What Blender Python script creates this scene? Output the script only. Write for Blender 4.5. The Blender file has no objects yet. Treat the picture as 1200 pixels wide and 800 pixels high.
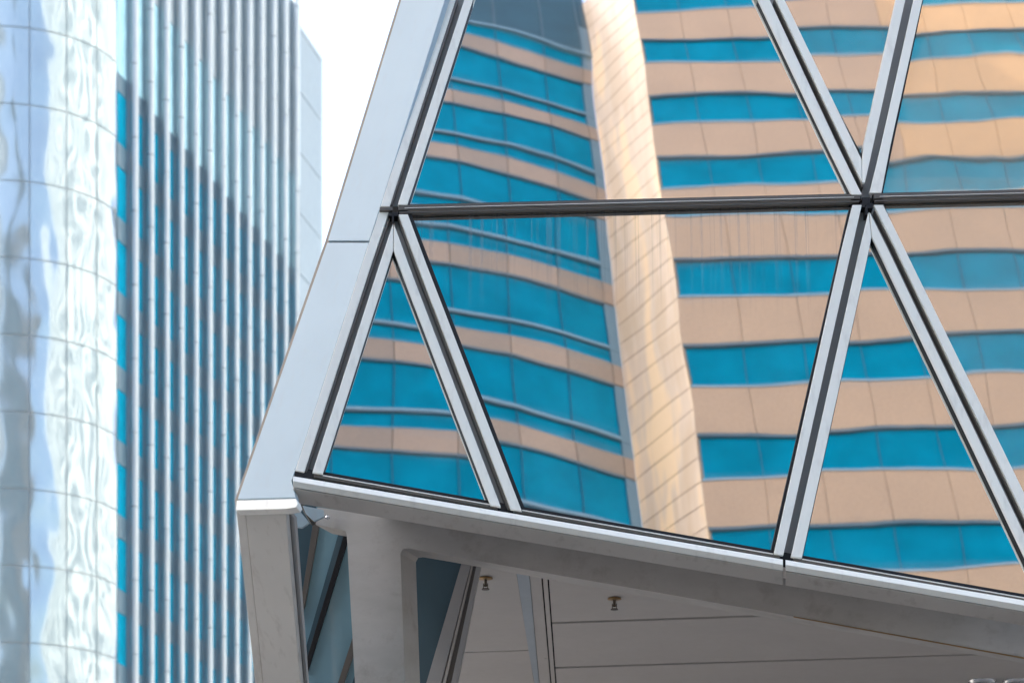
import bpy, bmesh, math, random
from mathutils import Vector, Matrix
from mathutils.geometry import tessellate_polygon
R = math.radians
random.seed(7)
C = bpy.context.scene.collection
scene = bpy.context.scene

# ------------------------------------------------------------------ camera, sky, sun, exposure
F_PX, CX, CY = 3000.0, 600.0, 1400.0          # lens in photograph pixels; shifted lens, level camera
EYE = Vector((0, 0, 1.6))
cam = bpy.data.cameras.new('camera')
cam.sensor_width = 36.0
cam.lens = 36.0 * F_PX / 1200.0
cam.shift_y = (CY - 400.0) / 1200.0
cam.clip_end = 6000
cam.dof.use_dof = True
cam.dof.focus_distance = 18.1
cam.dof.aperture_fstop = 3.0
cam_ob = bpy.data.objects.new('camera', cam)
C.objects.link(cam_ob)
cam_ob.location = EYE
cam_ob.rotation_euler = (R(90), 0, 0)
scene.camera = cam_ob

SUN = Vector((-0.70, -0.05, 0.71)).normalized()
world = bpy.data.worlds.new('World')
scene.world = world
world.use_nodes = True
wn = world.node_tree.nodes
sky = wn.new('ShaderNodeTexSky')
sky.sky_type = 'NISHITA'
sky.sun_disc = False
sky.sun_elevation = math.asin(SUN.z)
sky.sun_rotation = math.atan2(SUN.x, SUN.y)
sky.air_density = 1.0
sky.dust_density = 4.0
sky.ozone_density = 1.0
world.node_tree.links.new(sky.outputs[0], wn['Background'].inputs[0])
wn['Background'].inputs[1].default_value = 0.13
sl = bpy.data.lights.new('sun', 'SUN')
sl.energy = 3.2
sl.angle = R(0.5)
sl.color = (1.0, 0.93, 0.82)
so = bpy.data.objects.new('sun', sl)
C.objects.link(so)
so.location = (0, 0, 150)
so.rotation_euler = SUN.to_track_quat('Z', 'Y').to_euler()
scene.view_settings.view_transform = 'Standard'
scene.view_settings.look = 'None'
scene.view_settings.gamma = 1.0
scene.view_settings.exposure = 2.52
scene.cycles.max_bounces = 8
scene.cycles.glossy_bounces = 6
scene.cycles.diffuse_bounces = 4
scene.cycles.use_denoising = True

# ------------------------------------------------------------------ materials
class NT:
    def __init__(s, name):
        s.m = bpy.data.materials.new(name)
        s.m.use_nodes = True
        s.t = s.m.node_tree
        s.b = s.t.nodes['Principled BSDF']
    def n(s, kind, **kw):
        x = s.t.nodes.new(kind)
        for k, v in kw.items():
            setattr(x, k, v)
        return x
    def l(s, a, b):
        s.t.links.new(a, b)
    def coord(s, scale=(1, 1, 1), rand=0.0):
        tc = s.n('ShaderNodeTexCoord')
        mp = s.n('ShaderNodeMapping')
        mp.inputs['Scale'].default_value = scale
        s.l(tc.outputs['Object'], mp.inputs['Vector'])
        if rand:
            oi = s.n('ShaderNodeObjectInfo')
            mu = s.n('ShaderNodeMath', operation='MULTIPLY')
            mu.inputs[1].default_value = rand
            s.l(oi.outputs['Random'], mu.inputs[0])
            s.l(mu.outputs[0], mp.inputs['Location'])
        return mp.outputs[0]
    def noise(s, vec, scale, detail=3.0, rough=0.55):
        x = s.n('ShaderNodeTexNoise')
        x.inputs['Scale'].default_value = scale
        x.inputs['Detail'].default_value = detail
        x.inputs['Roughness'].default_value = rough
        s.l(vec, x.inputs['Vector'])
        return x.outputs['Fac']
    def ramp(s, fac, stops):
        x = s.n('ShaderNodeValToRGB')
        e = x.color_ramp.elements
        while len(e) < len(stops):
            e.new(0.5)
        for i, (p, c) in enumerate(stops):
            e[i].position = p
            e[i].color = (*c, 1) if len(c) == 3 else c
        s.l(fac, x.inputs[0])
        return x.outputs[0]
    def mix(s, fac, a, b, blend='MIX'):
        x = s.n('ShaderNodeMix', data_type='RGBA', blend_type=blend)
        if isinstance(fac, (int, float)):
            x.inputs[0].default_value = fac
        else:
            s.l(fac, x.inputs[0])
        for i, v in ((6, a), (7, b)):
            if isinstance(v, tuple):
                x.inputs[i].default_value = (*v, 1)
            else:
                s.l(v, x.inputs[i])
        return x.outputs[2]
    def bump(s, h, dist, strength=1.0, normal=None):
        x = s.n('ShaderNodeBump')
        x.inputs['Strength'].default_value = strength
        x.inputs['Distance'].default_value = dist
        s.l(h, x.inputs['Height'])
        if normal is not None:
            s.l(normal, x.inputs['Normal'])
        return x.outputs[0]
    def set(s, **kw):
        for k, v in kw.items():
            i = s.b.inputs[k.replace('_', ' ')]
            if hasattr(v, 'node'):
                s.l(v, i)
            elif isinstance(v, tuple):
                i.default_value = (*v, 1) if len(v) == 3 else v
            else:
                i.default_value = v
        return s

M = {}

def metal(name, col, metallic=0.0, rough=0.35, var=0.06, spec=0.5, dirt=None, streak=0.0):
    t = NT(name)
    v = t.coord()
    a = t.noise(v, 1.7, 4)
    b = t.noise(t.coord((14, 14, 1.2)), 1.0, 4)
    lo = tuple(c * (1 - var) for c in col)
    hi = tuple(min(1, c * (1 + var)) for c in col)
    base = t.ramp(a, [(0.3, lo), (0.7, hi)])
    if dirt:
        f = t.ramp(b, [(0.56, (0, 0, 0)), (0.8, (streak,) * 3)])
        base = t.mix(f, base, dirt)
    rr = t.ramp(b, [(0.2, (rough * 0.85,) * 3), (0.8, (rough * 1.2,) * 3)])
    t.set(Base_Color=base, Metallic=metallic, Roughness=rr)
    t.b.inputs['Specular IOR Level'].default_value = spec
    M[name] = t.m
    return t

metal('white frame metal', (0.87, 0.85, 0.775), 0.0, 0.42, 0.03, 0.4, (0.42, 0.38, 0.34), 0.35)
metal('pale panel metal', (0.37, 0.47, 0.525), 0.0, 0.45, 0.03, 0.4, (0.40, 0.40, 0.40), 0.25)
metal('grey steel', (0.48, 0.445, 0.40), 0.0, 0.5, 0.08, 0.4, (0.24, 0.19, 0.15), 0.5)
metal('channel metal', (0.36, 0.345, 0.33), 0.0, 0.45, 0.05, 0.4)
metal('bronze metal', (0.13, 0.115, 0.10), 0.3, 0.35, 0.1, 0.5)
metal('dark gasket', (0.012, 0.012, 0.013), 0.0, 0.6, 0.1, 0.3)
metal('brown edge trim', (0.20, 0.165, 0.13), 0.0, 0.5, 0.1, 0.3)
metal('bright trim', (0.75, 0.72, 0.66), 0.0, 0.3, 0.1, 0.5)
metal('ceiling panel metal', (0.56, 0.52, 0.475), 0.0, 0.5, 0.03, 0.35)
metal('ceiling strip metal', (0.42, 0.47, 0.50), 0.0, 0.4, 0.03, 0.4)
metal('dark void', (0.01, 0.01, 0.01), 0.0, 0.8, 0.1, 0.1)
metal('brass', (0.45, 0.28, 0.12), 0.9, 0.35, 0.15, 0.5)
metal('dark bronze fitting', (0.10, 0.08, 0.06), 0.6, 0.4, 0.15, 0.5)
metal('polished steel', (0.6, 0.6, 0.6), 0.9, 0.25, 0.05, 0.5)
metal('hull metal', (0.35, 0.36, 0.38), 0.0, 0.5, 0.05, 0.4)

# stained painted steel of the frame under the glass
t = NT('stained steel')
v = t.coord()
w1 = t.noise(t.coord((1.5, 1.5, 3.5)), 1.6, 6, 0.65)
w2 = t.noise(v, 5.0, 6, 0.7)
base = t.ramp(w1, [(0.3, (0.45, 0.425, 0.385)), (0.62, (0.52, 0.49, 0.45))])
base = t.mix(t.ramp(w2, [(0.54, (0, 0, 0)), (0.72, (0.38,) * 3)]), base, (0.25, 0.20, 0.155))
t.set(Base_Color=base, Roughness=0.55, Normal=t.bump(w1, 0.004, 0.5))
M['stained steel'] = t.m

# mirror-coated facade glass: wavy, a little dusty, rain streaks under the transom
def coated(name, tint, veil, veil_col, streaks=False, wave=1.0):
    t = NT(name)
    v = t.coord((1, 1, 1), 37.0)
    h1 = t.noise(v, 0.7, 1.0, 0.4)
    h2 = t.noise(v, 3.2, 1.0, 0.4)
    n1 = t.bump(h1, 0.0021 * wave)
    n2 = t.bump(h2, 0.00005 * wave, 1.0, n1)
    h3 = t.noise(t.coord((60, 60, 60)), 1.0, 2.0)
    n3 = t.bump(h3, 0.0000010, 1.0, n2)
    t.set(Base_Color=tint, Metallic=1.0, Roughness=0.008, Normal=n3)
    d = t.n('ShaderNodeBsdfDiffuse')
    d.inputs[0].default_value = (*veil_col, 1)
    dust = t.noise(v, 1.1, 5, 0.6)
    fac = t.ramp(dust, [(0.32, (veil * 0.5,) * 3), (0.55, (veil,) * 3), (0.8, (veil * 1.2 + 0.035,) * 3)])
    if streaks:
        sv = t.noise(t.coord((26, 0, 0.14)), 1.0, 2.5, 0.6)
        st = t.ramp(sv, [(0.52, (0, 0, 0)), (0.62, (0.30,) * 3)])
        tc = t.n('ShaderNodeTexCoord')
        sp = t.n('ShaderNodeSeparateXYZ')
        t.l(tc.outputs['Object'], sp.inputs[0])
        mr = t.n('ShaderNodeMapRange')
        mr.inputs[1].default_value = 7.6
        mr.inputs[2].default_value = 8.5
        t.l(sp.outputs['Z'], mr.inputs[0])
        mu = t.n('ShaderNodeMath', operation='MULTIPLY')
        t.l(st, mu.inputs[0])
        t.l(mr.outputs[0], mu.inputs[1])
        ad = t.n('ShaderNodeMath', operation='ADD')
        t.l(fac, ad.inputs[0])
        t.l(mu.outputs[0], ad.inputs[1])
        fac = ad.outputs[0]
    # outer lite of the double glazing: a faint second image with a wave of its own
    g2 = t.n('ShaderNodeBsdfGlossy')
    g2.inputs['Color'].default_value = (0.95, 0.96, 0.96, 1)
    g2.inputs['Roughness'].default_value = 0.015
    h4 = t.noise(t.coord((1, 1, 1), 91.0), 0.55, 0.0)
    t.l(t.bump(h4, 0.0042 * wave), g2.inputs['Normal'])
    m2 = t.n('ShaderNodeMixShader')
    m2.inputs[0].default_value = 0.07
    t.l(t.b.outputs[0], m2.inputs[1])
    t.l(g2.outputs[0], m2.inputs[2])
    mx = t.n('ShaderNodeMixShader')
    t.l(fac, mx.inputs[0])
    t.l(m2.outputs[0], mx.inputs[1])
    t.l(d.outputs[0], mx.inputs[2])
    t.l(mx.outputs[0], t.t.nodes['Material Output'].inputs[0])
    M[name] = t.m

coated('coated glass', (0.93, 0.93, 0.92), 0.010, (0.30, 0.34, 0.36), True)
coated('clear coated glass', (0.93, 0.93, 0.92), 0.008, (0.30, 0.34, 0.36), False)
coated('dusty coated glass', (0.95, 0.93, 0.90), 0.13, (0.62, 0.52, 0.42), False)
coated('warm coated glass', (0.98, 0.94, 0.88), 0.19, (0.75, 0.57, 0.40), False, 1.9)

# dark teal glass of the undercroft
def plain_glass(name, col, rough=0.08, spec=0.5, bump=0.0):
    t = NT(name)
    v = t.coord((1, 1, 1), 20.0)
    a = t.noise(v, 0.8, 4)
    base = t.ramp(a, [(0.3, tuple(c * 0.85 for c in col)), (0.7, tuple(min(1, c * 1.15) for c in col))])
    t.set(Base_Color=base, Roughness=rough)
    t.b.inputs['Specular IOR Level'].default_value = spec
    if bump:
        t.set(Normal=t.bump(t.noise(v, 0.6, 1.5), bump))
    M[name] = t.m

plain_glass('teal glass', (0.19, 0.33, 0.39), 0.06, 0.5, 0.002)
plain_glass('dark teal glass', (0.06, 0.105, 0.13), 0.1, 0.35)
plain_glass('blue window glass', (0.0, 0.16, 0.25), 0.2, 0.015)
plain_glass('tower window glass', (0.0, 0.23, 0.37), 0.1, 0.2, 0.02)
plain_glass('tower tall glass', (0.40, 0.68, 0.78), 0.08, 0.6, 0.05)
plain_glass('sky blue glass', (0.05, 0.09, 0.12), 0.1, 0.5)
plain_glass('louvre grey', (0.018, 0.06, 0.08), 0.5, 0.3)

# stone cladding
def stone(name, col, speck=0.1, rough=0.5):
    t = NT(name)
    a = t.noise(t.coord(), 0.35, 3)
    b = t.noise(t.coord(), 9.0, 3, 0.7)
    c1 = t.ramp(a, [(0.3, tuple(c * 0.92 for c in col)), (0.7, tuple(c * 1.06 for c in col))])
    c2 = t.mix(t.ramp(b, [(0.4, (0, 0, 0)), (0.75, (speck,) * 3)]), c1, tuple(c * 0.55 for c in col))
    t.set(Base_Color=c2, Roughness=rough)
    M[name] = t.m

stone('pink granite', (0.37, 0.235, 0.135), 0.35)
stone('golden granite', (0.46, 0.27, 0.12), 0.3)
stone('grey granite', (0.25, 0.172, 0.115), 0.35)
t = NT('sunlit painted stone')
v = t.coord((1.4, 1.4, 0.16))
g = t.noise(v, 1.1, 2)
base = t.ramp(g, [(0.40, (0.50, 0.34, 0.21)), (0.50, (0.55, 0.39, 0.27)), (0.60, (0.71, 0.47, 0.26))])  # sunlight painted in: lighter base with golden glow streaks
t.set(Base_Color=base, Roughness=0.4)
M['sunlit painted stone'] = t.m
stone('blue joint', (0.0, 0.095, 0.15), 0.1)
stone('dull granite', (0.30, 0.20, 0.132), 0.35)
stone('return panel', (0.10, 0.165, 0.20), 0.1)
stone('cream joint', (0.17, 0.135, 0.10), 0.1)
stone('joint grey', (0.14, 0.12, 0.11), 0.2)
stone('head frame', (0.06, 0.10, 0.12), 0.2)
stone('sill frame', (0.16, 0.25, 0.30), 0.1)
stone('white stone', (0.80, 0.79, 0.76), 0.05)
stone('plain concrete', (0.34, 0.33, 0.32), 0.2)

# satin aluminium cladding of the tower on the left
t = NT('satin aluminium')
v = t.coord()
h = t.noise(t.coord((1, 1, 0.6)), 0.5, 1.0, 0.5)
h2 = t.noise(v, 0.16, 2, 0.5)
n1 = t.bump(h2, 0.10)
n2 = t.bump(h, 0.24, 1.0, n1)
g = t.noise(v, 0.3, 3)
base = t.ramp(g, [(0.3, (0.285, 0.35, 0.375)), (0.7, (0.31, 0.37, 0.395))])
t.set(Base_Color=base, Metallic=0.58, Roughness=0.13, Normal=n2)
M['satin aluminium'] = t.m
t = NT('fin aluminium')
v = t.coord()
h = t.noise(t.coord((1, 1, 0.4)), 0.7, 2.0)
t.set(Base_Color=(0.33, 0.37, 0.395), Metallic=0.35, Roughness=0.3, Normal=t.bump(h, 0.12))
M['fin aluminium'] = t.m
metal('tower spandrel', (0.085, 0.15, 0.20), 0.0, 0.4, 0.06)
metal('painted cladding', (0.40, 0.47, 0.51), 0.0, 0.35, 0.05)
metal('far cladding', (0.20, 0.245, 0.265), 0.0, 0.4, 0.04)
metal('tower joint', (0.30, 0.34, 0.37), 0.0, 0.6, 0.06)
metal('fin stub', (0.24, 0.30, 0.335), 0.2, 0.5, 0.06)
t = NT('paving')
br = t.n('ShaderNodeTexBrick')
t.l(t.coord(), br.inputs['Vector'])
br.inputs['Color1'].default_value = (0.13, 0.127, 0.123, 1)
br.inputs['Color2'].default_value = (0.11, 0.108, 0.105, 1)
br.inputs['Mortar'].default_value = (0.16, 0.15, 0.15, 1)
br.inputs['Scale'].default_value = 1.0
br.inputs['Mortar Size'].default_value = 0.012
t.set(Base_Color=br.outputs[0], Roughness=0.7)
M['paving'] = t.m
metal('asphalt', (0.05, 0.05, 0.052), 0.0, 0.85, 0.15, 0.3)
metal('road paint', (0.75, 0.75, 0.72), 0.0, 0.6, 0.08, 0.3)

# ------------------------------------------------------------------ mesh helpers
class MB:
    """collects shapes, builds ONE mesh object"""
    def __init__(s):
        s.bm = bmesh.new()
        s.mats = []
    def mi(s, m):
        if m is None:
            return 0
        if m not in s.mats:
            s.mats.append(m)
        return s.mats.index(m)
    def hull(s, front, back, m=None):
        """prism between two matching point loops"""
        i = s.mi(m)
        a = [s.bm.verts.new(p) for p in front]
        b = [s.bm.verts.new(p) for p in back]
        k = len(a)
        if k > 4:                      # concave outlines are cut into triangles first
            v = [Vector(p) for p in front]
            n = sum(((v[j] - v[0]).cross(v[(j + 1) % k] - v[0]) for j in range(k)), Vector())
            q = n.to_track_quat('Z', 'Y').to_matrix().inverted()
            fs = []
            for tri in tessellate_polygon([[(q @ p).to_2d().to_3d() for p in v]]):
                fs.append(s.bm.faces.new([a[j] for j in tri]))
                fs.append(s.bm.faces.new([b[j] for j in reversed(tri)]))
        else:
            fs = [s.bm.faces.new(a), s.bm.faces.new(list(reversed(b)))]
        for j in range(k):
            fs.append(s.bm.faces.new((a[j], b[j], b[(j + 1) % k], a[(j + 1) % k])))
        for f in fs:
            f.material_index = i
        return s
    def box(s, x0, x1, y0, y1, z0, z1, m=None):
        return s.hull([(x0, y0, z0), (x1, y0, z0), (x1, y0, z1), (x0, y0, z1)],
                      [(x0, y1, z0), (x1, y1, z0), (x1, y1, z1), (x0, y1, z1)], m)
    def seg(s, p, q, off0, off1, z0, z1, m=None):
        """wall piece along plan segment p-q, offsets measured to the left of p->q"""
        p = Vector(p); q = Vector(q)
        d = (q - p).normalized()
        n = Vector((-d.y, d.x))
        a, b, c, e = p + n * off0, q + n * off0, q + n * off1, p + n * off1
        return s.hull([(a.x, a.y, z0), (b.x, b.y, z0), (c.x, c.y, z0), (e.x, e.y, z0)],
                      [(a.x, a.y, z1), (b.x, b.y, z1), (c.x, c.y, z1), (e.x, e.y, z1)], m)
    def lathe(s, prof, o, m=None, seg=24, axis=None):
        i = s.mi(m)
        rings = []
        for r, z in prof:
            rings.append([s.bm.verts.new((o[0] + r * math.cos(2 * math.pi * k / seg), o[1] + r * math.sin(2 * math.pi * k / seg), o[2] + z)) for k in range(seg)])
        for a, b in zip(rings, rings[1:]):
            for k in range(seg):
                f = s.bm.faces.new((a[k], a[(k + 1) % seg], b[(k + 1) % seg], b[k]))
                f.material_index = i
                f.smooth = True
        return s
    def build(s, name, mat, parent=None, bevel=0.0):
        bmesh.ops.recalc_face_normals(s.bm, faces=s.bm.faces)
        me = bpy.data.meshes.new(name)
        sm = any(f.smooth for f in s.bm.faces)
        s.bm.to_mesh(me)
        if sm:
            me.set_sharp_from_angle(angle=R(35))
        s.bm.free()
        ms = s.mats if s.mats and mat is None else [mat]
        for m in ms:
            me.materials.append(M[m])
        o = bpy.data.objects.new(name, me)
        C.objects.link(o)
        if parent:
            o.parent = parent
        if bevel:
            b = o.modifiers.new('edge', 'BEVEL')
            b.width = bevel
            b.segments = 2
            b.limit_method = 'ANGLE'
        return o

def tag(o, label=None, cat=None, group=None, kind=None):
    for k, v in (('label', label), ('category', cat), ('group', group), ('kind', kind)):
        if v:
            o[k] = v
    return o

def empty(name, loc=(0, 0, 0), rz=0.0):
    o = bpy.data.objects.new(name, None)
    C.objects.link(o)
    o.location = loc
    o.rotation_euler = (0, 0, rz)
    return o

# ------------------------------------------------------------------ ground
o = MB().box(-1500, 1500, -1500, 1500, -0.5, 0.0).build('plaza', 'paving')
tag(o, kind='structure')
o = MB().box(-1500, 1500, 48, 62, 0.0, 0.004).build('road', 'asphalt')
tag(o, kind='structure')
mb = MB()
for y in (47.7, 62.0):
    mb.box(-1500, 1500, y, y + 0.3, 0.0, 0.13)
tag(mb.build('kerb', 'plain concrete'), kind='structure')
mb = MB()
for k in range(-60, 60):
    mb.box(k * 6.0, k * 6.0 + 3.0, 54.93, 55.07, 0.004, 0.008)
tag(mb.build('road_markings', 'road paint'), kind='structure')

# ------------------------------------------------------------------ faceted glass pavilion: its planes
def ray(px, py):
    return Vector(((px - CX) / F_PX, 1.0, (CY - py) / F_PX))
NODE = EYE + ray(1012, 236) * 18.0
NL = Vector((0.09625213, -0.95732581, 0.27251205)).normalized()      # lower facet, leaning back
CREASE = EYE + Vector((-0.76358261, 17.62113705, 6.79588519))
_d = (NODE - CREASE).normalized()
NU = Matrix.Rotation(-0.0409620525, 3, _d) @ NL                        # upper facet
class Plane:
    def __init__(s, o, n):
        s.o, s.n = Vector(o), Vector(n).normalized()
    def at(s, px, py, dn=0.0):
        r = ray(px, py)
        o = s.o + s.n * dn
        return EYE + r * ((s.n @ (o - EYE)) / (s.n @ r)) if False else EYE + r * (s.n.dot(o - EYE) / s.n.dot(r))
PL, PU = Plane(NODE, NL), Plane(NODE, NU)

def prism(mb, pl, pts, front, thick, m=None, back_dir=None):
    fr = [pl.at(x, y, front) for x, y in pts]
    bd = -pl.n if back_dir is None else Vector(back_dir)
    return mb.hull(fr, [p + bd * thick for p in fr], m)

pav = empty('glass_pavilion', (2.0, 20.0, 0))
tag(pav, 'faceted glass pavilion with white triangular frames, mirror glass and grey undercroft', 'building')
PAVI = Matrix.Translation(-pav.location)
def P(mb, name, mat, parent=None, bevel=0.004):
    o = mb.build(name, mat, parent or pav, bevel)
    if parent is None:
        o.matrix_parent_inverse = PAVI
    else:
        o.matrix_parent_inverse = Matrix.Identity(4)
    return o

def pane(pl, pts, mat, yaw=0.0, pitch=0.0, dn=0.0):
    ps = [pl.at(x, y, dn) for x, y in pts]
    c = sum(ps, Vector()) / len(ps)
    rot = Matrix.Rotation(yaw, 3, 'Z') @ Matrix.Rotation(pitch, 3, 'X')
    ps = [c + rot @ (p - c) for p in ps]
    n = rot @ pl.n
    return P(MB().hull(ps, [p - n * 0.028 for p in ps]), 'glass_pane', mat, None, 0.0)

def bar(parent, pl, pts, front=0.055, thick=0.022, mat='white frame metal', name='frame_bar'):
    return P(prism(MB(), pl, pts, front, thick), name, mat, parent)

TOPY = -433
def up(x0, x1, y1):             # continue a line given at y=0 and y=y1 up to TOPY
    return x0 + (x0 - x1) / y1 * (-TOPY)

YAWU = -0.0075954
# --- panes (each a part) with their own white bars (sub-parts)
g_ul = pane(PU, [(477, 243), (1004, 233), (915, 46), (889, 0), (691, -416), (684, -428), (546, 0)], 'clear coated glass', YAWU)
bar(g_ul, PU, [(544, 0), (475.6, 210), (466, 240), (477, 240), (487, 210), (554, 0), (up(554, 487, 210) , TOPY), (up(544, 475.6, 210), TOPY)])
bar(g_ul, PU, [(902, 0), (981.5, 170), (1010, 228), (998, 228), (969.5, 170), (888.7, 0), (up(888.7, 969.5, 170), TOPY), (up(902, 981.5, 170), TOPY)])
g_um = pane(PU, [(1010, 180), (1056, -10), (1150, TOPY), (700, TOPY), (915, 0)], 'dusty coated glass', YAWU, 0.0010)
bar(g_um, PU, [(909.4, 0), (989.7, 170), (1009.8, 213), (1009.8, 187), (1001.7, 170), (919.5, 0), (up(919.5, 1001.7, 170), TOPY), (up(909.4, 989.7, 170), TOPY)])
bar(g_um, PU, [(1050, 0), (1012, 170), (1010.4, 187), (1010.4, 214), (1013.6, 214), (1023.5, 170), (1061, 0), (up(1061, 1023.5, 170), TOPY), (up(1050, 1012, 170), TOPY)])
g_ur = pane(PU, [(1035, 232), (1420, 224), (1190, TOPY), (1172, TOPY), (1079, 0), (1042, 170)], 'warm coated glass', YAWU + 0.001, -0.0015)
bar(g_ur, PU, [(1070.6, 0), (1032.5, 170), (1019, 226), (1033, 226), (1043.7, 170), (1081, 0), (up(1081, 1043.7, 170), TOPY), (up(1070.6, 1032.5, 170), TOPY)])
bar(g_ur, PU, [(1406, 224), (1420, 224), (1190, TOPY), (1177, TOPY)])
g_ll = pane(PL, [(461, 285), (377, 556), (578, 591)], 'clear coated glass', 0.0, -0.005)
bar(g_ll, PL, [(460.5, 262), (444.5, 310), (366, 553), (378, 555), (455.6, 310), (460.7, 293)])
bar(g_ll, PL, [(461.5, 262), (461.3, 293), (467.5, 310), (575, 591.5), (587, 593.5), (479, 310)])
g_lm = pane(PL, [(470, 242), (1000, 234), (990, 290), (915, 651), (606, 601), (496, 310)], 'coated glass')
bar(g_lm, PL, [(467, 251), (489, 310), (598.6, 596), (611.7, 598.5), (500, 310), (478, 251)])
bar(g_lm, PL, [(999, 240), (986.7, 290), (907, 648), (918, 650), (998.7, 290), (1010, 240)])
g_lt = pane(PL, [(1020.5, 268), (1017, 290), (936, 656), (1206, 702), (1201, 655), (1121, 490)], 'clear coated glass', 0.0, 0.0004)
bar(g_lt, PL, [(1018, 248), (1007.7, 290), (927, 651.5), (939.7, 653.5), (1019, 290), (1021.3, 277)])
bar(g_lt, PL, [(1019, 248), (1021.8, 277), (1028, 290), (1119, 480), (1220, 692), (1234, 695), (1131, 480), (1040, 290)])
g_lr = pane(PL, [(1036, 240), (1420, 230), (1272, 712), (1262, 710), (1150, 480), (1057, 290)], 'dusty coated glass', 0.001, 0.0006)
bar(g_lr, PL, [(1024, 240), (1049, 290), (1140, 480), (1252, 712), (1266, 712), (1153, 480), (1059.5, 290), (1035, 240)])
bar(g_lr, PL, [(1402, 238), (1420, 238), (1280, 714), (1266, 712)])
for g in (g_ul, g_um, g_ur):
    pass
# dark gasket line along the glass, on the outer side of every bar
def gasket(pl, a, b, w=1.0):
    (x0, y0), (x1, y1) = a, b
    d = math.hypot(x1 - x0, y1 - y0)
    nx, ny = -(y1 - y0) / d * w, (x1 - x0) / d * w
    P(prism(MB(), pl, [(x0 - nx * 4, y0 - ny * 4), (x1 - nx * 4, y1 - ny * 4), (x1 + nx, y1 + ny), (x0 + nx, y0 + ny)], 0.0325, 0.085), 'gasket', 'dark gasket', None, 0.0)
gasket(PU, (477, 240), (554, 0)); gasket(PU, (888.7, 0), (998, 229)); gasket(PU, (1033, 229), (1081, 0))
gasket(PL, (378, 555), (461, 291)); gasket(PL, (461, 291), (575, 591)); gasket(PL, (611.7, 598), (478, 251), -1.0)
gasket(PL, (1021.5, 276), (1119, 480)); gasket(PL, (1119, 480), (1216, 684)); gasket(PL, (939.7, 653), (1021.3, 276)); gasket(PL, (907, 648), (999, 245))

# --- recessed channels between the bars
def channel(pl, pts):
    P(prism(MB(), pl, pts, -0.012, 0.06), 'channel', 'channel metal', None, 0.0)
def lip(pl, pts, front=0.03):
    P(prism(MB(), pl, pts, front, 0.06), 'channel_lip', 'bronze metal', None, 0.002)
channel(PU, [(531, 0), (453, 242), (470, 242), (547, 0), (up(547, 470, 242), TOPY), (up(531, 453, 242), TOPY)])
lip(PU, [(534, 0), (456.5, 240), (459.5, 240), (537.5, 0)])
channel(PU, [(898, 0), (1010, 232), (1020, 232), (913, 0), (up(913, 1020, 232), TOPY), (up(898, 1010, 232), TOPY)])
lip(PU, [(906.6, 0), (986.9, 170), (1010, 219), (1012, 219), (989.7, 170), (909.4, 0)], 0.04)
channel(PU, [(1058, 0), (1009, 232), (1023, 232), (1074, 0), (up(1074, 1023, 232), TOPY), (up(1058, 1009, 232), TOPY)])
channel(PL, [(458, 245), (431, 310), (352, 556), (370, 558), (449, 310), (462, 258)])
lip(PL, [(456.5, 250), (435, 310), (356.5, 553), (359.5, 553.5), (438.5, 310), (458.5, 252)])
channel(PL, [(459, 249), (475, 310), (583, 598), (603, 600), (493, 310), (472, 249)])
lip(PL, [(466, 254), (485.5, 310), (595, 596), (598.6, 596.5), (489, 310), (468, 254)], 0.035)
channel(PL, [(1006, 240), (994, 290), (914, 655), (931, 657), (1011, 290), (1018, 240)])
channel(PL, [(1012, 240), (1036, 290), (1127, 480), (1236, 712), (1256, 714), (1144, 480), (1053, 290), (1029, 240)])
lip(PL, [(1024, 247), (1045.5, 290), (1136.5, 480), (1248, 712), (1252, 712), (1140, 480), (1049, 290), (1026, 247)], 0.035)

# --- transom: bronze bar in three steps with a bright bead
def ty(x):                       # centre line of the transom
    return 245.0 - 0.0243 * (x - 480)
def strip(pl, f0, f1, x0, x1, front, thick, mat, name, bevel=0.002):
    P(prism(MB(), pl, [(x0, f0(x0)), (x1, f0(x1)), (x1, f1(x1)), (x0, f1(x0))], front, thick), name, mat, None, bevel)
for x0, x1 in ((466, 1009), (1023, 1420)):
    strip(PL, lambda x: ty(x) - 5.6, lambda x: ty(x) + 3.8, x0, x1, 0.03, 0.04, 'dark gasket', 'transom_seal')
    strip(PL, lambda x: ty(x) - 5.0, lambda x: ty(x) + 0.8, x0 + 1, x1 - 1, 0.05, 0.06, 'bronze metal', 'transom_bar')
    strip(PL, lambda x: ty(x) + 1.4, lambda x: ty(x) + 2.2, x0 + 12, x1 - 12, 0.048, 0.04, 'brown edge trim', 'transom_bead')
    strip(PL, lambda x: ty(x) - 1.9, lambda x: ty(x) - 1.2, x0 + 8, x1 - 8, 0.054, 0.02, 'bright trim', 'transom_bead')
    strip(PL, lambda x: ty(x) + 2.6, lambda x: ty(x) + 4.4, x0 + 2, x1 - 2, 0.045, 0.03, 'bronze metal', 'transom_rail')
strip(PL, lambda x: 242.5, lambda x: 246.5, 445, 460, 0.06, 0.05, 'bronze metal', 'transom_end')
for (x, y, w, h) in ((461, 251, 5.5, 2.2), (460.5, 256, 1.2, 5), (1015, 236, 4.5, 5), (1019, 241, 4, 3), (1011, 240.5, 3, 2.5), (1015.5, 247, 1.5, 5)):
    P(prism(MB(), PL, [(x - w, y - h), (x + w, y - h), (x + w, y + h), (x - w, y + h)], 0.052, 0.06), 'node_seal', 'dark gasket', None, 0.002)

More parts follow.
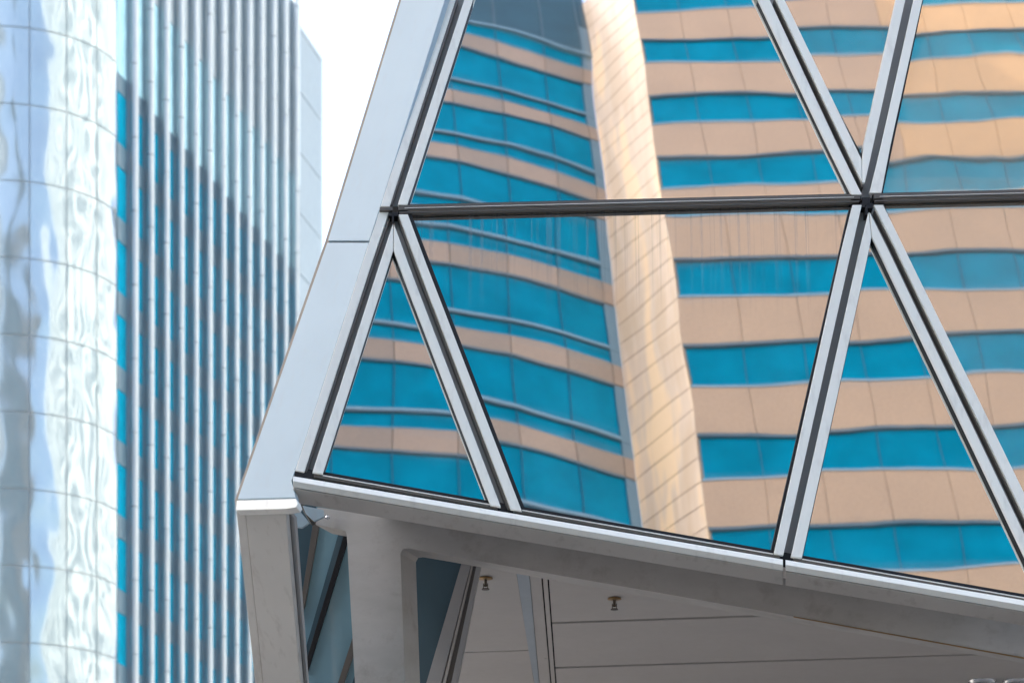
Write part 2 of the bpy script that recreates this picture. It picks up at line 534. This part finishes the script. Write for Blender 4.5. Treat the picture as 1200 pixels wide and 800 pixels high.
# --- bottom rail, lip and fascia
def gy(x): return 554.0 + 0.1744 * (x - 380)
def ly(x): return 558.0 + 0.1696 * (x - 345)
def fy(x): return 589.6 + 0.1680 * (x - 349)
strip(PL, lambda x: gy(x) - 1.5, lambda x: ly(x) + 1.5, 358, 1420, 0.02, 0.08, 'dark gasket', 'bottom_seal')
for x0, x1 in ((378, 575), (612, 906), (940, 1222)):
    strip(PL, lambda x: gy(x) + 2.2, lambda x: gy(x) + 3.4, x0, x1, 0.045, 0.03, 'bright trim', 'glazing_bead')
    strip(PL, lambda x: gy(x) + 3.6, lambda x: gy(x) + 6.4, x0 - 10, x1 + 8, 0.04, 0.04, 'bronze metal', 'bottom_rail')
strip(PL, lambda x: ly(x) - 9, lambda x: ly(x) + 0.5, 345, 368, 0.03, 0.06, 'dark gasket', 'bottom_seal')
for x0, x1 in ((343.5, 917.5), (920.5, 1420)):
    fa = P(MB().hull([PL.at(x0, fy(x0) , -0.05), PL.at(x1, fy(x1), -0.05), PL.at(x1, ly(x1) + 14, 0.07), PL.at(x0, ly(x0) + 14, 0.07)],
              [PL.at(x0, fy(x0) - 3, -0.10), PL.at(x1, fy(x1) - 3, -0.10), PL.at(x1, ly(x1) + 8, -0.06), PL.at(x0, ly(x0) + 8, -0.06)]), 'fascia', 'grey steel')
    lp = MB()
    lp.hull([PL.at(x0, ly(x0), 0.085), PL.at(x1, ly(x1), 0.085), PL.at(x1, ly(x1) + 6.2, 0.10), PL.at(x0, ly(x0) + 5.6, 0.10)],
            [PL.at(x0, ly(x0), -0.02), PL.at(x1, ly(x1), -0.02), PL.at(x1, ly(x1) + 13.5, 0.065), PL.at(x0, ly(x0) + 13.0, 0.065)])
    P(lp, 'drip_lip', 'white frame metal', fa, 0.003)

# --- corner cladding on the left: flange in the glass plane, broad panel folded back
def flange(pl, pts):
    return P(prism(MB(), pl, pts, 0.04, 0.10), 'corner_flange', 'white frame metal')
flange(PU, [(534, 0), (456.5, 242), (446, 242), (522, 0), (up(522, 446, 242), TOPY), (up(534, 456.5, 242), TOPY)])
flange(PL, [(456.5, 247), (435, 310), (356.5, 553), (346, 551), (424, 310), (445, 247)])
a = PL.at(446, 244, 0.035); b = PL.at(346, 552, 0.035)
c0 = PL.at(278, 585, 0.035)
c = c0 + (c0 - EYE).normalized() * 0.26
nK = (b - a).cross(c - a).normalized()
if nK.y > 0: nK = -nK
PK = Plane(a, nK)
def kx(y): return 470 - 0.3045 * y if y < 283 else 383.8 - 0.351 * (y - 283)
P(prism(MB(), PK, [(kx(0), 0), (kx(282), 282), (432.5, 282), (445.5, 243), (521.5, 0), (up(521.5, 445.5, 243), TOPY), (kx(TOPY), TOPY)], 0.0, 0.05), 'corner_panel', 'pale panel metal')
P(prism(MB(), PK, [(kx(284.2), 284.2), (278.3, 584.5), (346.5, 582.5), (341.5, 563), (345.5, 551.5), (432, 284.2)], 0.0, 0.05), 'corner_panel', 'pale panel metal')
P(prism(MB(), PK, [(kx(TOPY) - 2.6, TOPY), (kx(0) - 2.8, 0), (kx(283) - 3, 283), (275.2, 585), (276, 597), (300, 597), (430, 283), (500, 0), (620, TOPY)], -0.02, 0.06), 'corner_edge', 'brown edge trim')
P(prism(MB(), PK, [(277.2, 586), (346.8, 584), (349, 590), (347, 594), (334.5, 596), (276.3, 597.6)], 0.015, 0.06), 'corner_sill', 'white frame metal')
# lower corner column, raking back to the ground
q0 = PK.at(305, 600, -0.03)
ldir = Vector((0.10, 0.62, -1.10))
q1 = PK.at(276.5, 598, -0.02); q2 = PK.at(334.5, 597, -0.02)
nc = (q2 - q1).cross(ldir).normalized()
if nc.y > 0: nc = -nc
PC = Plane(q0, nc)
yb = 1480
def along(x0, x1, y): return x0 + (x1 - x0) * (y - 598) / 202.0
P(prism(MB(), PC, [(287.5, 598), (334.5, 597), (along(334.5, 352, yb), yb), (along(287.5, 308.5, yb), yb)], 0.0, 0.04), 'corner_column', 'grey steel')
P(prism(MB(), PC, [(276.8, 598.3), (287.2, 598), (along(287.2, 308.2, yb), yb), (along(276.8, 299, yb), yb)], -0.004, 0.12), 'column_edge', 'grey steel')
P(prism(MB(), PC, [(335, 597), (337, 597), (along(337, 354.5, yb), yb), (along(335, 352.6, yb), yb)], -0.03, 0.03), 'column_seal', 'bronze metal')
P(prism(MB(), PC, [(337.4, 597), (345, 607), (along(345, 360, yb), yb), (along(337.4, 354.8, yb), yb)], -0.05, 0.03), 'column_jamb', 'channel metal')

# --- steel portal frame under the fascia (beam + post in one plate girder)
PS = Plane(EYE + Vector((0, 18.15, 0)), Vector((-0.05, -1, 0)))
pts = [(372, 594), (700, 640), (1420, 762), (1420, 810), (1197, 769), (800, 699), (640, 671), (560, 656.5), (500, 645.8), (478, 642.2), (472, 643), (469.3, 648), (474.5, 800), (489, 1300), (501, 1650), (464, 1650), (447, 1300), (416, 800), (406.4, 627), (404.5, 622), (400, 620), (370, 614.5)]
mb = MB()
fr = [PS.at(x, y) for x, y in pts]
bk = [p + Vector((0.10, 0.25, 0.0)) for p in fr]
va_, vb_ = [mb.bm.verts.new(p) for p in fr], [mb.bm.verts.new(p) for p in bk]
for tri in tessellate_polygon([[Vector((x, -y, 0)) for x, y in pts]]):
    mb.bm.faces.new([va_[i] for i in tri])
    mb.bm.faces.new([vb_[i] for i in reversed(tri)])
for i in range(len(pts)):
    j = (i + 1) % len(pts)
    mb.bm.faces.new((va_[i], vb_[i], vb_[j], va_[j]))
P(mb, 'portal_frame', 'stained steel', None, 0.0)
P(prism(MB(), PS, [(930, 721.6), (1197, 769.2), (1420, 810.2), (1420, 811.2), (1197, 770.3), (930, 722.4)], 0.006, 0.02), 'edge_bead', 'brass', None, 0.0)
# bracket plates and bolt
P(prism(MB(), PS, [(339.4, 596), (340.2, 616), (354, 618), (362.5, 612), (351, 598)], 0.12, 0.03), 'bracket_plate', 'pale panel metal')
P(prism(MB(), PS, [(354.4, 592), (379, 597), (380, 605.3), (368.2, 610.3), (358, 601)], 0.16, 0.03), 'bracket_plate', 'pale panel metal')
P(prism(MB(), PS, [(336.5, 593), (352, 592), (363, 611), (368, 610), (356, 590), (336, 590)], 0.05, 0.10), 'bracket_stem', 'dark bronze fitting')
bo = PS.at(384, 606, 0.06)
P(MB().lathe([(0.0, 0.012), (0.014, 0.010), (0.018, 0.0), (0.014, -0.010), (0.0, -0.012)], bo, None, 12), 'bolt', 'polished steel', None, 0)

# --- glazing of the undercroft
ng = Vector((-0.12, -0.90, -0.42)).normalized()
PG = Plane(EYE + Vector((-0.5, 18.66, 4.75)), ng)
def gpane(pts, mat, yaw=0.0, pitch=0.0):
    ps = [PG.at(x, y) for x, y in pts]
    cc = sum(ps, Vector()) / len(ps)
    rot = Matrix.Rotation(yaw, 3, 'Z') @ Matrix.Rotation(pitch, 3, 'X')
    ps = [cc + rot @ (p - cc) for p in ps]
    P(MB().hull(ps, [p - (rot @ ng) * 0.03 for p in ps]), 'undercroft_pane', mat, None, 0.0)
gpane([(338, 590), (374, 590), (352, 722), (345, 700)], 'dark teal glass', 0.03)
gpane([(372, 590), (412, 590), (357, 790), (350, 720)], 'teal glass', -0.02, 0.03)
gpane([(405, 600), (430, 700), (430, 745), (404, 830), (360, 830), (356, 785)], 'teal glass', 0.02, -0.02)
gpane([(412, 760), (430, 740), (440, 900), (380, 900)], 'dark teal glass')
gpane([(470, 620), (550, 620), (548, 660), (496, 830), (470, 830)], 'dark teal glass', -0.03, 0.02)
def gbar(pts, front, mat):
    P(prism(MB(), PG, pts, front, 0.08), 'undercroft_bar', mat, None, 0.003)
gbar([(368.5, 600), (377, 600), (356.5, 712), (349.5, 726)], 0.05, 'bronze metal')
gbar([(398, 620), (404, 624), (358.5, 778), (355, 770)], 0.03, 'dark teal glass')
gbar([(404.3, 622), (408, 630), (359.5, 790), (356.8, 780)], 0.06, 'dark gasket')
gbar([(413.5, 745), (415, 764), (398, 815), (391, 815)], 0.05, 'bronze metal')
gbar([(545, 645), (556, 645), (492, 900), (470, 900)], 0.06, 'channel metal')
gbar([(555, 645), (564, 645), (508, 900), (490, 900)], 0.02, 'bronze metal')
gbar([(556.5, 645), (558.5, 645), (499, 900), (494, 900)], 0.05, 'grey steel')
gbar([(562, 645), (567, 645), (516, 900), (507, 900)], 0.07, 'channel metal')

# --- horizontal ceiling of metal panels
ZC = EYE.z + 4.62
def ceil(px, py): 
    r = ray(px, py)
    return EYE + r * ((ZC - EYE.z) / r.z)
va, vb = Vector((1, -0.152, 0)), Vector((0.032, 1, 0))
o0 = ceil(641, 673)
def clip(mb):                     # the ceiling stops behind the portal frame
    g = mb.bm.verts[:] + mb.bm.edges[:] + mb.bm.faces[:]
    res = bmesh.ops.bisect_plane(mb.bm, geom=g, plane_co=EYE + Vector((0, 18.36, 0)), plane_no=(0.05, 1, 0), clear_inner=True)
    e = [x for x in res['geom_cut'] if isinstance(x, bmesh.types.BMEdge)]
    if e:
        bmesh.ops.edgeloop_fill(mb.bm, edges=e)
def cpanel(s0, s1, t0, t1, mat='ceiling panel metal', dz=0.0):
    f = [o0 + va * s + vb * t for s, t in ((s0, t0), (s1, t0), (s1, t1), (s0, t1))]
    f = [Vector((p.x, p.y, ZC + dz)) for p in f]
    mb = MB().hull(f, [p + Vector((0, 0, 0.03)) for p in f])
    clip(mb)
    return P(mb, 'ceiling_panel', mat, None, 0.0)
rows = [-1.64, 0.0, 1.61, 3.36, 5.0, 6.7]
for t0, t1 in zip(rows, rows[1:]):
    cpanel(0.012, 6.0, t0 + 0.035, t1 - 0.035)
    cpanel(6.02, 12.0, t0 + 0.035, t1 - 0.035)
for t0, t1 in ((-1.6, 2.95), (2.965, 6.7)):
    cpanel(-0.085, -0.045, t0, t1)
cpanel(-0.033, 0.0, -1.6, 6.7)
# bluish flat strip left of the joints, widening, and the left bay of panels
def quad(px, name, mat, dz=0.0):
    f = [ceil(*p) for p in px]
    f = [Vector((p.x, p.y, p.z + dz)) for p in f]
    mb = MB().hull(f, [p + Vector((0, 0, 0.03)) for p in f])
    clip(mb)
    P(mb, name, mat, None, 0.0)
quad([(600.5, 640), (617.2, 640), (632, 803), (645, 945), (648, 945), (627, 803), (620, 765)], 'ceiling_strip', 'ceiling strip metal', -0.004)
quad([(617.6, 640), (628, 640), (640.5, 800), (652, 945), (645.6, 945), (632.6, 803)], 'ceiling_panel', 'ceiling panel metal')
quad([(556, 640), (600, 640), (619.3, 761), (533, 764)], 'ceiling_panel', 'ceiling panel metal')
quad([(533, 765), (619.5, 762), (626.5, 803), (648, 945), (500, 945)], 'ceiling_panel', 'ceiling panel metal')
P(MB().box(-0.25, 12.5, 18.6, 27.0, ZC + 0.06, ZC + 0.10), 'ceiling_void', 'dark void', None, 0)
# body of the pavilion behind the glass, so that no daylight leaks through
mb = MB()
zt = PU.at(700, TOPY).z
ft = [PL.at(440, 560, -0.2), PL.at(1420, 612, -0.2), PL.at(1420, 232, -0.2), PU.at(1180, TOPY, -0.2), PU.at(660, TOPY, -0.2), PL.at(450, 243, -0.2)]
mb.hull(ft, [Vector((p.x + 0.25, 33.0, max(p.z, ZC + 0.15))) for p in ft])
P(mb, 'inner_body', 'hull metal', None, 0)
P(MB().box(-1.3, 14, 27.0, 27.3, 0, ZC + 0.06), 'rear_wall', 'hull metal', None, 0)

# --- fittings in the ceiling
def sprinkler(px, py, label):
    p = ceil(px, py)
    r = empty('sprinkler_head', p)
    tag(r, label, 'sprinkler', 'sprinkler heads in the soffit')
    MB().lathe([(0.0, 0.0), (0.034, -0.001), (0.052, -0.006), (0.054, -0.012), (0.036, -0.016), (0.0, -0.018)], (0, 0, 0), None, 24).build('escutcheon', 'brass', r)
    mb = MB().lathe([(0.012, -0.016), (0.010, -0.05), (0.014, -0.056), (0.012, -0.068)], (0, 0, 0), None, 16)
    for s in (-1, 1):
        mb.box(s * 0.016 - 0.003, s * 0.016 + 0.003, -0.003, 0.003, -0.085, -0.045)
    mb.build('nozzle', 'dark bronze fitting', r)
    MB().lathe([(0.0, -0.085), (0.028, -0.086), (0.030, -0.092), (0.0, -0.094)], (0, 0, 0), None, 18).build('deflector', 'dark bronze fitting', r)
sprinkler(569, 676, 'brass sprinkler head on the ceiling between the dark slanted bar and the bluish strip')
sprinkler(720, 700, 'brass sprinkler head on the front row of wide ceiling panels under the beam')
def downlight(px, py, label):
    p = ceil(px, py)
    r = empty('recessed_downlight', p)
    tag(r, label, 'downlight', 'recessed downlights in the soffit')
    MB().lathe([(0.126, 0.002), (0.126, -0.012), (0.114, -0.032), (0.102, -0.030), (0.090, -0.004)], (0, 0, 0), None, 32).build('trim_ring', 'polished steel', r)
    MB().lathe([(0.093, -0.012), (0.080, -0.006), (0.05, -0.004), (0.0, -0.0035)], (0, 0, 0), None, 32).build('reflector', 'polished steel', r)
downlight(1151, 797, 'left one of two round recessed downlights in the grey ceiling')
downlight(1191, 797, 'right one of two round recessed downlights, nearest the photo edge')

# ------------------------------------------------------------------ stone tower across the street (seen mirrored in the glass)
BETA = 0.173414
ux, uy = math.cos(BETA), math.sin(BETA)
E0 = Vector((15.7066, -22.863, 0))
tower = empty('stone_tower', E0, BETA)
tag(tower, 'pink stone office tower with blue ribbon windows, mirrored in the pavilion glass', 'building')
def loc(x, y):                    # plan point -> tower local
    d = Vector((x, y)) - E0.xy
    return (d.x * ux + d.y * uy, -d.x * uy + d.y * ux)
Z0 = 49.8947 + EYE.z              # underside of a stone band on the flat wing
ZMAX = Z0 + 4.0 * 10
K = range(-12, 10)
LEN = 29.6
# flat wing: stone bands with joints, ribbon windows, frames.  local +y is outward
mb = MB()
for k in K:
    za, zb_ = Z0 + 4 * k + 1.96, Z0 + 4 * k + 4.0
    x = 0.0
    first = True
    while x < LEN:
        x2 = min(LEN, x + 1.85)
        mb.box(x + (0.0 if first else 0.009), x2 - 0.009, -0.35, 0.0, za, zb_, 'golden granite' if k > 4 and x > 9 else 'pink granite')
        first = False
        x = x2
mb.box(0.02, LEN, -24.0, -0.36, 0, ZMAX, 'plain concrete')
mb.build('wall', None, tower)
for k in K:
    za, zb_ = Z0 + 4 * k, Z0 + 4 * k + 1.96
    w = MB().box(0.03, LEN, -0.35, -0.10, za, zb_).build('ribbon_window', 'blue window glass', tower)
    fr = MB()
    fr.box(0.03, LEN, -0.10, -0.004, zb_ - 0.12, zb_, 'head frame')
    fr.box(0.03, LEN, -0.10, 0.02, za, za + 0.10, 'sill frame')
    x = 1.85
    while x < LEN:
        fr.box(x - 0.012, x + 0.012, -0.10, -0.07, za + 0.10, zb_ - 0.12, 'blue joint')
        x += 1.85
    fr.build('window_frame', None, w)
# splayed cream pilaster, its stone coloured as if sunlit
pil = MB()
a = loc(14.3, -24.88)
z = Z0 - 48
while z < ZMAX:
    pil.seg(a, (0, 0), -0.3, 0.0, z + 0.02, z + 1.0 - 0.02, 'sunlit painted stone')
    z += 1.0
pil.seg(a, (0, 0), -0.6, -0.015, 0, ZMAX, 'cream joint')
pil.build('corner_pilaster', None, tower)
# curved wing in facets
plan = [(-40, -29.0), (-28, -26.9), (-16, -25.2), (-8, -24.4), (-6.5, -22.4), (1.0, -22.4), (2.85, -23.9), (4.75, -23.93), (6.67, -23.92), (8.6, -23.93), (10.53, -24.12), (12.4, -24.45), (13.92, -24.79), (14.3, -24.88)]  # unseen projecting bay midway is added to keep sun off the pilaster
plan = [loc(*p) for p in plan]
ZW = Z0 + 1.96                    # underside of a stone band on the curved wing
ZT = ZW + 4 * 8 + 1.75
wall = MB()
for i, (p, q) in enumerate(zip(plan, plan[1:])):
    p2, q2 = Vector(p), Vector(q)
    d = (q2 - p2).normalized() * 0.014
    last = i == len(plan) - 2
    for k in range(-12, 9):
        zb_ = ZW + 4 * k
        wall.seg(p2 + d, q2 - d, -0.3, 0.0, zb_, zb_ + 0.87, 'dull granite' if i % 2 == 0 else 'grey granite')
    if last:
        wall.seg(p2, q2, -0.3, -0.05, 0, ZT, 'joint grey')
        for k in range(-12, 9):
            for za, zb2 in ((0.89, 1.6), (1.62, 3.98)):
                wall.seg(p2 + d, q2, -0.3, -0.03, ZW + 4 * k + za, ZW + 4 * k + min(zb2, 3.98), 'return panel')
    wall.seg(p, q, -14, -0.31, 0, ZT, 'plain concrete')
wall.build('curved_wall', None, tower)
for k in range(-12, 9):
    zb_ = ZW + 4 * k
    w = MB()
    fr = MB()
    for i, (p, q) in enumerate(zip(plan[:-1], plan[1:-1])):
        w.seg(p, q, -0.3, -0.08, zb_ + 0.87, zb_ + (1.8 if k == 8 else 4.0))
        if k < 8:
            fr.seg(p, q, -0.08, -0.004, zb_ + 3.90, zb_ + 4.0, 'head frame')
            fr.seg(p, q, -0.08, 0.008, zb_ + 1.60, zb_ + 1.67, 'head frame')
            fr.seg(p, q, -0.08, 0.015, zb_ + 1.68, zb_ + 1.78, 'sill frame')
        fr.seg(p, q, -0.08, 0.01, zb_ + 0.875, zb_ + 0.91, 'sill frame')
        d = (Vector(q) - Vector(p)).normalized()
        fr.seg(Vector(q) - d * 0.011, Vector(q) + d * 0.011, -0.08, -0.02, zb_ + 0.91, zb_ + 1.60, 'blue joint')
        if k < 8:
            fr.seg(Vector(q) - d * 0.011, Vector(q) + d * 0.011, -0.08, -0.02, zb_ + 1.84, zb_ + 3.90, 'blue joint')
    wo = w.build('ribbon_window', 'blue window glass', tower)
    fr.build('window_frame', None, wo)
cap = MB()
for i, (p, q) in enumerate(zip(plan, plan[1:])):
    ct = 24.0 if i in (4, 5) else 6.0  # cap raised over the added bay to block sun from the upper pilaster
    cap.seg(p, q, -13.9, 0.05, ZT, ZT + 0.12, 'sill frame')
    cap.seg(p, q, -13.9, -0.05, ZT + 0.12, ZT + ct, 'louvre grey')
    d = (Vector(q) - Vector(p)).normalized()
    cap.seg(Vector(q) - d * 0.03, Vector(q) + d * 0.03, -0.06, -0.02, ZT + 0.12, ZT + ct, 'head frame')
cap.build('louvre_storey', None, tower)

# ------------------------------------------------------------------ metal tower on the left with round corner and fins
TD = Vector((0.2244, 0.9745)).normalized()        # along the finned facade, away from the street
NO = Vector((TD.y, -TD.x))                         # outward
T0 = Vector((-18.52, 120.0))
RC = 5.0
ang = math.atan2(TD.y, TD.x)
left = empty('finned_tower', (T0.x, T0.y, 0), ang)   # local x along facade, local -y outward
tag(left, 'tall pale metal clad tower with rounded corner and closely spaced vertical fins', 'building')
ZE = EYE.z
ROOF = 68.0 + ZE
FLH = 3.488
ZJ = 53.0 + ZE
HEAD = 51.8 + ZE                                   # head of the first ordinary window row
S_END = 32.1
# backing core
mb = MB()
N = 16
pl_ = []
for i in range(N + 1):
    th = -math.pi / 2 - (math.pi / 2) * i / N
    pl_.append((0 + (RC - 0.05) * math.cos(th), RC + (RC - 0.05) * math.sin(th)))
foot = [(S_END, 0.05)] + pl_ + [(-RC + 0.05, 24), (S_END + 3, 24)]
r2 = 2.6
for i in range(N + 1):
    th = -(math.pi / 2) * (1 - i / N)
    foot.append((S_END + r2 * math.cos(th), r2 + r2 * math.sin(th)) if i not in (0,) else (S_END + 0.4, 0.06))
foot = foot[:-(N + 1)] + [foot[-1 - i] for i in range(N + 1)][:-1]
mb.hull([(x, y, 0) for x, y in foot], [(x, y, ROOF - 0.6) for x, y in foot])
mb.build('core', 'tower joint', left)
# cladding of the near round corner and the flat return wall: panels with open joints
def arc_panels(mb, cx, cy, r, a0, a1, n, z0, z1, gap=0.028, seg=6):
    for j in range(n):
        b0 = a0 + (a1 - a0) * j / n
        b1 = a0 + (a1 - a0) * (j + 1) / n
        g = gap / r * (1 if a1 > a0 else -1)
        b0 += g; b1 -= g
        outer, inner = [], []
        for q in range(seg + 1):
            th = b0 + (b1 - b0) * q / seg
            outer.append((cx + r * math.cos(th), cy + r * math.sin(th)))
            inner.append((cx + (r - 0.04) * math.cos(th), cy + (r - 0.04) * math.sin(th)))
        loop = outer + inner[::-1]
        before = set(mb.bm.faces)
        mb.hull([(x, y, z0 + gap) for x, y in loop], [(x, y, z1 - gap) for x, y in loop])
        for f in mb.bm.faces:
            if f not in before and len(f.verts) == 4:
                f.smooth = True
mb = MB()
zlist = [ZJ + FLH * k for k in range(-15, 5)]
zlist = [0.3] + zlist + [ROOF]
for z0, z1 in zip(zlist, zlist[1:]):
    arc_panels(mb, 0, RC, RC, R(-90), R(-170), 4, z0, z1)
    y = RC + RC * 0.20
    arc_panels(mb, 0, RC, RC, R(-170), R(-190), 1, z0, z1)
    x = -RC
    for q in range(8):
        mb.box(-RC * 0.985, -RC * 0.985 + 0.04, RC + 0.9 + q * 1.75, RC + 0.9 + (q + 1) * 1.75 - 0.05, z0 + 0.03, z1 - 0.03)
mb.build('round_corner_cladding', 'satin aluminium', left)
# far corner cladding
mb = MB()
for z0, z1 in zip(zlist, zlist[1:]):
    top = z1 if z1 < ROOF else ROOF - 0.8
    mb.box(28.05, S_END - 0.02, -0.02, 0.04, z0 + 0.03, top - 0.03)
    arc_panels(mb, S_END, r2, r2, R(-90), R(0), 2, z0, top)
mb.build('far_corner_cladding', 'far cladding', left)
# upper blind storeys + spandrels
S_FIRST, PITCH, NF = 1.3, 2.08, 13
fins = [S_FIRST + PITCH * i for i in range(NF)]
TALL1 = (1400 + 52) / 3000 * 120 + ZE              # head of the tall bright windows
TALL0 = (1400 - 83) / 3000 * 120 + ZE
bays = [(0.05, fins[0])] + list(zip(fins, fins[1:])) + [(fins[-1], 28.05)]
mb = MB()
for a, b in bays:
    z = TALL1
    while z < ROOF - 0.1:
        z2 = min(z + FLH, ROOF)
        mb.box(a, b, -0.03, 0.06, z + 0.02, z2 - 0.02)
        z = z2
mb.build('blind_cladding', 'painted cladding', left)
mb = MB()
zs = []
for k in range(-1, 15):
    zt_ = HEAD - FLH * k
    if k < 0:
        mb.box(0.05, 28.05, -0.02, 0.06, HEAD, TALL0 - 0.01)
    else:
        mb.box(0.05, 28.05, -0.03, 0.06, max(0.2, zt_ - FLH), zt_ - 2.42)
mb.build('spandrel', 'tower spandrel', left)
for a, b in bays:
    MB().box(a + 0.04, b - 0.04, 0.0, 0.05, TALL0, TALL1 - 0.02).build('tall_window', 'tower tall glass', left)
cand = []
for bi, (a, b) in enumerate(bays):
    for k in range(0, 14):
        zt_ = HEAD - FLH * k
        w = T0 + TD * ((a + b) / 2)
        px = CX + F_PX * w.x / w.y
        py = CY - F_PX * (zt_ - 1.2 - ZE) / w.y
        edge = kx(py) if py < 585 else 278 + 0.1 * (py - 585)
        vis = -25 < py < 830 and px < edge + 6
        cand.append((0 if vis else 1, w.length, bi, k, a, b, zt_))
cand.sort()
rest = MB()
for i, (nv, _, bi, k, a, b, zt_) in enumerate(cand):
    if i < 100 and nv == 0:
        MB().box(a + 0.04, b - 0.04, 0.0, 0.05, zt_ - 2.40, zt_ - 0.02).build('window', 'tower window glass', left)
    else:
        rest.box(a + 0.04, b - 0.04, 0.0, 0.05, zt_ - 2.40, zt_ - 0.02)
tag(rest.build('windows_below', 'tower window glass', left), kind='stuff')
print('visible windows', sum(1 for c in cand if c[0] == 0))
# round fins on dark stubs
for i, s in enumerate(fins):
    r = 0.20
    prof = []
    mb = MB()
    z = 0.3
    j = 0
    zz = [0.3] + [HEAD - 1.8 - FLH * k for k in range(13, -6, -1) if 0.3 < HEAD - 1.8 - FLH * k < ROOF] + [ROOF]
    for z0, z1 in zip(zz, zz[1:]):
        lo, hi = [], []
        nseg = 14
        for q in range(nseg):
            th = 2 * math.pi * q / nseg
            lo.append((s + r * math.cos(th), -0.36 + r * math.sin(th)))
        before = set(mb.bm.faces)
        mb.hull([(x, y, z0 + 0.02) for x, y in lo], [(x, y, z1 - 0.02) for x, y in lo])
        for f in mb.bm.faces:
            if f not in before and len(f.verts) == 4:
                f.smooth = True
    fo = mb.build('fin', 'fin aluminium', left)
    MB().box(s - 0.07, s + 0.07, -0.34, 0.03, 0.3, ROOF - 0.1).build('fin_stub', 'fin stub', fo)
MB().box(-1, S_END, 0.3, 20, ROOF - 0.6, ROOF - 0.2).build('roof', 'plain concrete', left)

# ------------------------------------------------------------------ unseen towers added outside the frame to light and shade the scene
def block_tower(name, label, x0, x1, y0, y1, h, wallmat, glassmat, fl=3.6, bay=3.0, pw=0.4, slab=0.75):
    r = empty(name, ((x0 + x1) / 2, (y0 + y1) / 2, 0))
    tag(r, label, 'building')
    dx, dy = (x1 - x0) / 2, (y1 - y0) / 2
    w = MB().box(-dx + 0.4, dx - 0.4, -dy + 0.4, dy - 0.4, 0, h)
    n = int(h / fl)
    for k in range(n + 1):
        w.box(-dx, dx, -dy, dy, k * fl - (0.55 if k else 0), k * fl + slab)
    m = int(2 * dy / bay)
    for j in range(m + 1):
        y = -dy + j * bay
        for sx in (-1, 1):
            w.box(sx * dx - 0.35, sx * dx + 0.35, y - pw, y + pw, 0, h)
    w.build('wall', wallmat, r)
    g = MB()
    for sx in (-1, 1):
        g.box(sx * (dx - 0.3) - 0.05, sx * (dx - 0.3) + 0.05, -dy + 0.5, dy - 0.5, 0.75, h - 0.5)
    g.build('glazing', glassmat, r)
    return r
block_tower('added_reflector_tower', 'unseen white tower with deep bays, added to brighten the finned tower', 62, 84, 34, 222, 150, 'white stone', 'sky blue glass', 9.0, 13.0, 2.1, 1.1)  # added out of view; its sunlit face brightens the finned tower's metal
block_tower('added_shade_block', 'unseen pale block left of the plaza, added to shade the pavilion', -57, -44, -14, 23, 120, 'white stone', 'dark teal glass')  # added out of view to keep direct sun off the pavilion
